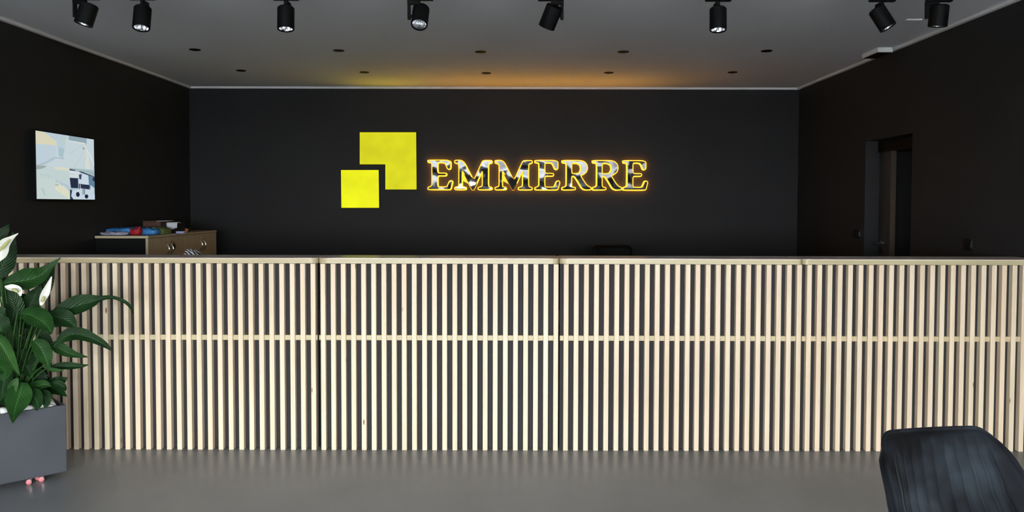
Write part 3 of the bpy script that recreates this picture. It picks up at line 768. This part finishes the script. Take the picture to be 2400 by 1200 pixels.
cushion('backrest', rrect(ow, .58, ozt, .055), lambda a_, b_, dd_: (oc + a_, Yo + dd_ + .05 * (b_ - .8) - .10 * (a_ / ow) ** 2 * .5, b_), .028, M['leather'], t)
cushion('seat', rrect(.24, -.23, .23, .08), lambda a_, b_, dd_: (oc + a_, Yo + .25 + b_, .48 + dd_), .04, M['leather'], t)
B(oc - .03, oc + .03, Yo - .03, Yo + .10, .40, .44).tube([(oc, Yo + .02, .42), (oc, Yo - .06, .50), (oc, Yo - .045, .66)], .018).build('back_support', M['black'], t)
MB().lathe([(.028, 0), (.028, .2), (.018, .2), (.018, .36)], (oc, Yo + .22, .09), (0, 0, 1), 14).build('gas_column', M['black'], t, smooth=True, angle=40)
for k in range(5):
    a_ = 6.283 * k / 5 + .3; e = (oc + .3 * math.cos(a_), Yo + .22 + .3 * math.sin(a_))
    lg = MB().tube([(oc, Yo + .22, .10), (e[0], e[1], .075)], [.024, .014], 8).build('leg', M['black'], t)
    MB().lathe([(.02, -.018), (.026, -.014), (.026, .014), (.02, .018)], (e[0], e[1], .027), (-math.sin(a_), math.cos(a_), 0), 14).build('caster', M['dblack'], lg)
for s_ in (-1, 1):
    MB().tube([(oc + s_ * .24, Yo + .2, .47), (oc + s_ * .28, Yo + .2, .5), (oc + s_ * .28, Yo + .2, .66)], .014).box(oc + s_ * .28 - .03, oc + s_ * .28 + .03, Yo + .08, Yo + .32, .66, .685, ch=.008).build('armrest', M['black'], t)

# ------------------------------------------------------------------ switches on the right wall
for px0, px1, py0, py1, lab in ((2002, 2018, 539.5, 557, 'small black light switch beside the door recess'), (2261, 2282, 560, 586, 'black wall switch plate on the right wall, nearer the window side')):
    q0, q1 = at_x(px1, py0, XR), at_x(px0, py1, XR)
    t = thing('light_switch', (XR, (q0.y + q1.y) / 2, q1.z), lab, 'switch')
    B(XR - .010, XR - .0003, q0.y, q1.y, q1.z, q0.z, ch=.003).build('plate', M['switch'], t)
    B(XR - .014, XR - .010, q0.y + .018, q1.y - .018, q1.z + .018, q0.z - .018, ch=.001).build('rocker', M['switch'], t)
    B(XR - .0112, XR - .0095, q0.y + .001, q0.y + .004, q1.z + .02, q0.z - .004).build('chrome_edge', M['chrome'], t)

# ------------------------------------------------------------------ planter on casters
PC = at_z(157.5, 1105, .032)
da = Vector((-.717, -.697, 0)).normalized(); db = Vector((-da.y * -1, 0, 0)); db = Vector((da.y, -da.x, 0))
if db.y < 0: db = -db
PL, PW, = .92, .40
PZ0 = .032; PZ1 = at(154.5, 948.5, PC.y).z
def pp(a_, b_, z_): return PC + da * a_ + db * b_ + Vector((0, 0, z_ - PC.z))
cpt = pp(PL / 2, PW / 2, 0)
pt = thing('planter', cpt, 'anthracite planter trough on small pink wheels beside the counter', 'planter')
m = MB(); th = .012
outer = [(0, 0), (PL, 0), (PL, PW), (0, PW)]; inner = [(th, th), (PL - th, th), (PL - th, PW - th), (th, PW - th)]
zs = PZ1 - .024
m.v = [pp(a_, b_, PZ0) for a_, b_ in outer] + [pp(a_, b_, PZ1) for a_, b_ in outer] + [pp(a_, b_, PZ1) for a_, b_ in inner] + [pp(a_, b_, zs - .08) for a_, b_ in inner]
m.f = [(3, 2, 1, 0)] + [(i, (i + 1) % 4, 4 + (i + 1) % 4, 4 + i) for i in range(4)] + [(4 + i, 4 + (i + 1) % 4, 8 + (i + 1) % 4, 8 + i) for i in range(4)] + [(8 + i, 8 + (i + 1) % 4, 12 + (i + 1) % 4, 12 + i) for i in range(4)] + [(12, 13, 14, 15)]
m.mi = [0] * len(m.f)
pb = m.build('planter_box', M['planter'], pt)
bv = pb.modifiers.new('edge', 'BEVEL'); bv.width = .004; bv.segments = 2; bv.limit_method = 'ANGLE'
def soil(u, v):
    p_ = pp(th + (PL - 2 * th) * u, th + (PW - 2 * th) * v, zs); p_.z += .008 * math.sin(23 * u) * math.sin(17 * v); return p_
MB().grid(soil, 24, 12).build('soil', M['soil'], pt, smooth=True)
def caster(p_, off=0):
    """p_ is where the wheel touches the floor"""
    r = .0135
    br = MB(); x_, y_ = p_.x, p_.y
    w_ = da
    br.box(x_ - .012, x_ + .012, y_ - .012, y_ + .012, PZ0 - .003, PZ0 - .0002)
    br.tube([(x_ + .008, y_ - .002, PZ0 - .002), (x_ + .006, y_ - .002, r)], .0035, 6)
    o = br.build('caster', M['chrome'], pt)
    MB().lathe([(.008, -.009), (r, -.007), (r, .007), (.008, .009)], (x_ - .003, y_, r), Vector((.5, -.85, 0)), 16).build('wheel', M['pink'], o, smooth=True, angle=40)
for px, py in ((69, 1135), (98.5, 1128.5), (90, 1124.5)): caster(at_z(px, py, 0))
for a_, b_ in ((PL - .1, .06), (PL - .1, PW - .06), (.12, PW - .06)): caster(pp(a_, b_, 0))
# white stones on the soil
rnd = random.Random(5); spotsst = [(112, 941, .030), (124, 946, .024), (99, 952, .024), (116, 951, .020), (63, 958, .026), (5, 965, .030), (18, 962, .024), (75, 954, .022), (128, 940, .020), (88, 950, .02), (-12, 968, .03), (35, 960, .024)]
stn = ['nearest the rim corner', 'in the corner of the soil', 'beside the reddish soil', 'close to the front rim', 'right of the hanging leaf', 'at the photo edge', 'left of the hanging leaf', 'under the lowest leaves', 'against the short rim', 'half hidden by leaves', 'outside the photo edge', 'behind the hanging leaf']
for (px, py, r), lb in zip(spotsst, stn):
    c = at_z(px, py, zs + .022); ph = [rnd.uniform(0, 6) for _ in range(4)]
    la = (c - pp(0, 0, c.z)); bdist = la.dot(db); adist = la.dot(da)
    c = pp(min(max(adist, .05), PL - .05), min(max(bdist, .045), PW - .05), zs + r * .55)
    o = MB().grid(lambda u, v: c + Vector((r * 1.25 * math.cos(6.2832 * u) * math.sin(math.pi * v), r * math.sin(6.2832 * u) * math.sin(math.pi * v), r * .95 * -math.cos(math.pi * v))) * (1 + .12 * math.sin(6.2832 * u * 2 + ph[0]) * math.sin(math.pi * v) + .1 * math.cos(5 * v + ph[1]) * math.sin(math.pi * v)), 12, 8, close_u=True).build('white_stone', M['stone'], None, smooth=True)
    tag(o, 'white decorative stone on the planter soil, ' + lb, 'stone', 'white stones in the planter')

# ------------------------------------------------------------------ peace lily
root = pp(.22, .19, zs)
pl_ = thing('peace_lily', root, 'leafy dark green peace lily with white flowers growing in the planter', 'plant')
VIEW = (CAM - root).normalized()
def catmull(pts, n):
    P_ = [pts[0]] + list(pts) + [pts[-1]]; out = []
    for i in range(n + 1):
        f = i / n * (len(pts) - 1); k = min(int(f), len(pts) - 2); t_ = f - k
        a_, b_, c_, d_ = P_[k], P_[k + 1], P_[k + 2], P_[k + 3]
        out.append(tuple(.5 * (2 * b_[j] + (c_[j] - a_[j]) * t_ + (2 * a_[j] - 5 * b_[j] + 4 * c_[j] - d_[j]) * t_ ** 2 + (-a_[j] + 3 * b_[j] - 3 * c_[j] + d_[j]) * t_ ** 3) for j in range(len(b_))))
    return out
def leaf(pts, Y0, Y1, m, f=.85, fold=.35, petiole=True, name='leaf', n=18, nu=8, wav=.05, seed=0):
    pts = [(p_[0], p_[1], p_[2]) for p_ in pts]; rnd = random.Random(seed)
    sp = catmull(pts, n); path = []; hw = []
    for i, (a_, b_, w_) in enumerate(sp):
        Y = Y0 + (Y1 - Y0) * i / n; q = at(a_, b_, Y); path.append(q); hw.append(max(.0004, w_) * Y / F)
    nn = (VIEW * f + Vector((0, 0, 1)) * (1 - f)).normalized(); mb = MB(); ph = rnd.uniform(0, 6)
    for i in range(n + 1):
        t_ = (path[min(i + 1, n)] - path[max(i - 1, 0)]).normalized()
        sd = t_.cross(nn); sd = sd.normalized() if sd.length > 1e-4 else Vector((1, 0, 0)); no = sd.cross(t_).normalized()
        if no.dot(nn) < 0: no = -no
        for j in range(nu + 1):
            u = j / nu * 2 - 1
            lift = fold * hw[i] * (abs(u) ** 1.3) - .12 * hw[i] + wav * hw[i] * math.sin(i * 1.1 + ph + (2 if u > 0 else 0)) * abs(u)
            mb.uv[len(mb.v)] = (j / nu, i / n)
            mb.v.append(path[i] + sd * u * hw[i] * 1.02 + no * lift)
    for i in range(n):
        for j in range(nu):
            k = i * (nu + 1) + j; mb.f.append((k, k + 1, k + nu + 2, k + nu + 1)); mb.mi.append(0)
    o = mb.build(name, m, pl_, smooth=True, recalc=False)
    if petiole:
        b0 = root + Vector((rnd.uniform(-.06, .06), rnd.uniform(-.05, .05), -.01)); e = path[0] + (path[1] - path[0]) * .3
        mid = (b0 + e) / 2 + Vector((0, 0, .25 * (e - b0).length * (1 if e.z > b0.z + .1 else .6)))
        mid = mid.lerp(Vector((b0.x * .6 + e.x * .4, b0.y * .6 + e.y * .4, mid.z)), .7)
        pth = [b0 * (1 - q) ** 2 + mid * 2 * q * (1 - q) + e * q * q for q in [k / 10 for k in range(11)]]
        MB().tube(pth, [.0055 - .0025 * k / 10 for k in range(11)], 6).build('stem', M['stem'], pl_, smooth=True)
    return o
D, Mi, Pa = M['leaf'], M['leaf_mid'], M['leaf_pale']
leaf([(118, 738, 3), (145, 728, 16), (180, 716, 23), (215, 706, 16), (235, 700, 7), (262, 697, 4.5), (290, 706, 4), (306, 720, 3.5), (312, 736, 1)], 4.42, 4.55, D, .8, n=28)
leaf([(100, 742, 4), (128, 742, 17), (152, 748, 21), (170, 760, 11), (178, 770, 1)], 4.38, 4.40, D, .9)
leaf([(132, 806, 3), (158, 786, 15), (190, 784, 15), (220, 795, 11), (245, 808, 7), (264, 823, 1)], 4.40, 4.45, D, .8)
leaf([(116, 812, 3), (132, 812, 14), (155, 824, 12), (178, 832, 7), (206, 837, 1)], 4.42, 4.5, Mi, .85)
leaf([(112, 862, 2), (138, 858, 8), (165, 858, 9), (190, 858, 5), (207, 855, 1)], 4.44, 4.5, D, .75)
leaf([(8, 664, 3), (32, 660, 17), (62, 656, 25), (92, 646, 20), (112, 630, 10), (127, 617, 5.5), (142, 604, 1)], 4.38, 4.46, Mi, .9, n=24, fold=.5)
leaf([(100, 704, 3), (104, 682, 13), (112, 656, 14), (122, 632, 6), (129, 618, 1)], 4.52, 4.55, D, .9)
leaf([(50, 734, 5), (72, 738, 20), (97, 751, 23), (114, 768, 13), (121, 783, 1)], 4.30, 4.26, Mi, .9, fold=.5)
leaf([(-14, 566, 9), (2, 550, 14), (15, 536, 7), (21, 524, 1)], 4.5, 4.55, D, .9)
leaf([(-12, 655, 8), (6, 622, 24), (20, 590, 18), (28, 562, 8), (31, 543, 1)], 4.45, 4.5, D, .95)
leaf([(24, 760, 5), (34, 728, 20), (26, 696, 17), (8, 664, 1)], 4.40, 4.42, D, .95)
leaf([(60, 735, 5), (72, 712, 18), (84, 690, 15), (96, 668, 1)], 4.46, 4.5, D, .95)
leaf([(-14, 784, 8), (4, 808, 15), (21, 838, 13), (35, 862, 7), (46, 881, 1)], 4.26, 4.20, Pa, .85, fold=.7)
leaf([(-22, 820, 8), (-6, 850, 20), (12, 872, 15), (2, 893, 1)], 4.28, 4.22, Mi, .9)
leaf([(54, 896, 8), (48, 918, 25), (39, 945, 25), (33, 970, 12), (30, 992, 1)], 4.33, 4.20, Mi, .95, fold=.3)
leaf([(78, 798, 6), (93, 812, 18), (105, 835, 17), (112, 856, 6), (114, 870, 1)], 4.34, 4.32, Mi, .9)
leaf([(30, 822, 5), (50, 838, 21), (63, 860, 23), (73, 880, 6), (77, 890, 1)], 4.42, 4.40, D, .9)
leaf([(42, 886, 3), (32, 902, 10), (26, 920, 9), (23, 932, 1)], 4.30, 4.27, Pa, .9)
leaf([(58, 902, 3), (80, 906, 12), (104, 901, 10), (120, 905, 1)], 4.40, 4.42, Mi, .8)
leaf([(98, 902, 3), (124, 896, 10), (144, 892, 10), (159, 885, 1)], 4.48, 4.52, D, .85)
leaf([(118, 898, 3), (138, 900, 9), (151, 908, 5), (154, 916, 1)], 4.46, 4.5, D, .85)
leaf([(62, 916, 5), (78, 926, 17), (87, 946, 12), (86, 963, 1)], 4.36, 4.32, D, .9)
leaf([(88, 918, 5), (104, 928, 14), (108, 946, 8), (104, 957, 1)], 4.40, 4.38, D, .9)
leaf([(10, 720, 5), (-4, 740, 20), (0, 770, 20), (10, 792, 1)], 4.30, 4.28, D, .9)
leaf([(40, 770, 4), (30, 795, 16), (38, 825, 15), (48, 845, 1)], 4.48, 4.48, D, .9)
leaf([(88, 770, 4), (100, 790, 14), (112, 815, 12), (116, 838, 1)], 4.55, 4.57, D, .9)
leaf([(20, 850, 4), (12, 880, 17), (6, 910, 14), (2, 940, 1)], 4.34, 4.28, D, .9)
leaf([(75, 860, 4), (90, 880, 15), (98, 905, 12), (102, 922, 1)], 4.50, 4.52, D, .9)
leaf([(44, 690, 4), (58, 705, 16), (70, 725, 14), (84, 742, 1)], 4.52, 4.5, D, .9)
leaf([(-10, 700, 4), (-4, 680, 16), (4, 660, 12), (12, 642, 1)], 4.5, 4.5, D, .9)
leaf([(0, 770, 4), (14, 800, 16), (10, 835, 14), (4, 862, 1)], 4.46, 4.44, D, .9)
leaf([(64, 770, 4), (60, 800, 15), (66, 832, 13), (72, 856, 1)], 4.58, 4.58, D, .9)
leaf([(100, 858, 2), (118, 866, 5), (136, 868, 4), (150, 868, .6)], 4.38, 4.42, Pa, .7)
leaf([(-16, 900, 4), (-4, 915, 16), (10, 935, 13), (14, 955, 1)], 4.38, 4.30, D, .9)
rf = random.Random(31)
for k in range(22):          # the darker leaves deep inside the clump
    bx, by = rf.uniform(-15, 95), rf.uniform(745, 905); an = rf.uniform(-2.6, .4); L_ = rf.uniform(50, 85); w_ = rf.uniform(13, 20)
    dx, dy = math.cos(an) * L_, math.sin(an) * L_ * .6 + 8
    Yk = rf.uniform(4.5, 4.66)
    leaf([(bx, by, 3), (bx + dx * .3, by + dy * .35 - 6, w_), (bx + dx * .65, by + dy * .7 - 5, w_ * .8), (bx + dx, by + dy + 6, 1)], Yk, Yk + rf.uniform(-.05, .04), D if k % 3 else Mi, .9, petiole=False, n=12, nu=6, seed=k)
# flowers: white spathe with a spadix, each on its own stalk
def flower(pts, Y, spx, lean, seed):
    o = leaf(pts, Y, Y - .02, M['spathe'], .85, fold=.7, petiole=False, name='flower', seed=seed)
    a_, b_ = at(spx[0][0], spx[0][1], Y - .035), at(spx[1][0], spx[1][1], Y - .035)
    MB().tube([a_.lerp(b_, k / 6) for k in range(7)], [.005, .0075, .008, .008, .0075, .006, .003], 8).build('spadix', M['spadix'], o, smooth=True)
    e = at(pts[0][0], pts[0][1], Y); b0 = root + Vector((random.uniform(-.05, .05), random.uniform(-.04, .04), -.01))
    mid = Vector((b0.x * .5 + e.x * .5, b0.y * .5 + e.y * .5, b0.z + (e.z - b0.z) * .65))
    MB().tube([b0 * (1 - q) ** 2 + mid * 2 * q * (1 - q) + e * q * q for q in [k / 10 for k in range(11)]], .0042, 6).build('stem', M['stem'], pl_, smooth=True)
flower([(-6, 612, 4), (2, 592, 15), (14, 572, 13), (30, 557, 5), (43, 547, 1)], 4.34, ((-2, 588), (24, 561)), 0, 1)
flower([(48, 694, 1.5), (44, 681, 7), (32, 676, 8), (20, 674, 6), (11, 671, 1)], 4.30, ((42, 684), (28, 677)), 0, 2)
flower([(96, 716, 2), (100, 702, 6.5), (108, 685, 8.5), (115, 666, 5), (121, 648, 1)], 4.30, ((98, 708), (103, 694)), 0, 3)

# ------------------------------------------------------------------ velvet chair in the foreground
X0, Y0 = 1.2485, 2.3017
ZTOP = .825
vt = thing('velvet_chair', (X0, Y0 - .22, 0), 'black velvet chair with vertical channel tufting in the foreground', 'chair')
ZS = .44
ROTC = .1789
def rot(p_):
    q = Matrix.Rotation(ROTC, 3, 'Z') @ Vector((p_[0], p_[1], 0)); return Vector((X0 + q.x, Y0 + q.y, p_[2]))
def lerp_tab(tab, v):
    for (a_, x_), (b_, y_) in zip(tab, tab[1:]):
        if v <= b_:
            t_ = (v - a_) / (b_ - a_); t_ = t_ * t_ * (3 - 2 * t_) * .5 + t_ * .5; return x_ + (y_ - x_) * t_
    return tab[-1][1]
HW = [(0, .2526), (.35, .2349), (.6, .2167), (.85, .1993), (1, .1906)]
WG = [(0, .2014), (.35, .1516), (.6, .1022), (.85, .0608), (1, .0293)]
RC = [(0, -.0065), (.35, .0306), (.6, .0685), (.85, .0995), (1, .1248)]
CORN = .3665
def back_pt(u, v, side=0):
    """u across -1..1, v up 0..1; top corners rounded; side 0 = front with tufting, 1 = back shell"""
    zt_ = 1 - (max(0, abs(u) - (1 - CORN * 1.15)) / (CORN * 1.15)) ** 2.2 * .19
    vv = v * zt_
    hw = lerp_tab(HW, vv); wg = lerp_tab(WG, vv); rc = lerp_tab(RC, vv)
    x_ = hw * math.sin(u * 1.25) / math.sin(1.25) * (1 if True else 0); y_ = rc - wg * abs(u) ** 2.3
    z_ = ZS + (ZTOP - ZS) * vv
    return Vector((x_, y_, z_))
def back_n(u, v):
    e = .01
    a_ = back_pt(min(1, u + e), v) - back_pt(max(-1, u - e), v); b_ = back_pt(u, min(1, v + e)) - back_pt(u, max(0, v - e))
    n_ = a_.cross(b_); n_.normalize(); return n_ if n_.y < 0 else n_ if abs(n_.y) < .02 else (n_ if n_.y < 0 else -n_)
NU, NV = 110, 36
def front(a_, b_):
    u = 2 * a_ - 1; v = b_; p_ = back_pt(u, v); n_ = back_n(u, v)
    rim = min(1, (1 - abs(u)) / .10) * min(1, (1 - v) / .06); rim = math.sqrt(max(0, rim * (2 - rim)))
    tuft = 0
    if abs(u) < .80:
        ph = (u + .80) / 1.60 * 11; fr = ph - math.floor(ph); fade = min(1, max(0, (.94 - v) / .12)) * min(1, (.80 - abs(u)) / .08)
        tuft = .010 * (math.sqrt(max(0, 1 - (2 * fr - 1) ** 2)) - .75) * fade
    return rot(p_ + n_ * (.020 * rim + tuft))
def rear(a_, b_):
    u = 2 * a_ - 1; p_ = back_pt(u, b_); n_ = back_n(u, b_)
    rim = min(1, (1 - abs(u)) / .10) * min(1, (1 - b_) / .06); rim = math.sqrt(max(0, rim * (2 - rim)))
    return rot(p_ - n_ * .022 * rim)
MB().grid(front, NU, NV).grid(rear, 40, 20).build('backrest', M['velvet'], vt, smooth=True, recalc=False)
edge = [rot(back_pt(-1, k / 14)) for k in range(15)] + [rot(back_pt(-1 + 2 * k / 40, 1)) for k in range(1, 40)] + [rot(back_pt(1, 1 - k / 14)) for k in range(15)]
MB().tube(edge, .007, 8).build('piping', M['velvet'], vt, smooth=True)
cushion('seat', rrect(.235, -.23, .23, .10), lambda a_, b_, dd_: rot((a_, b_ - .25, ZS + .015 + dd_)), .045, M['velvet'], vt)
for sx_ in (-1, 1):
    for sy_ in (-.42, -.08):
        MB().tube([rot((sx_ * .17, sy_, ZS - .02)), rot((sx_ * .23, sy_ + (-.05 if sy_ < -.2 else .05), .0))], [.014, .010], 10).build('leg', M['black'], vt, smooth=True, angle=40)
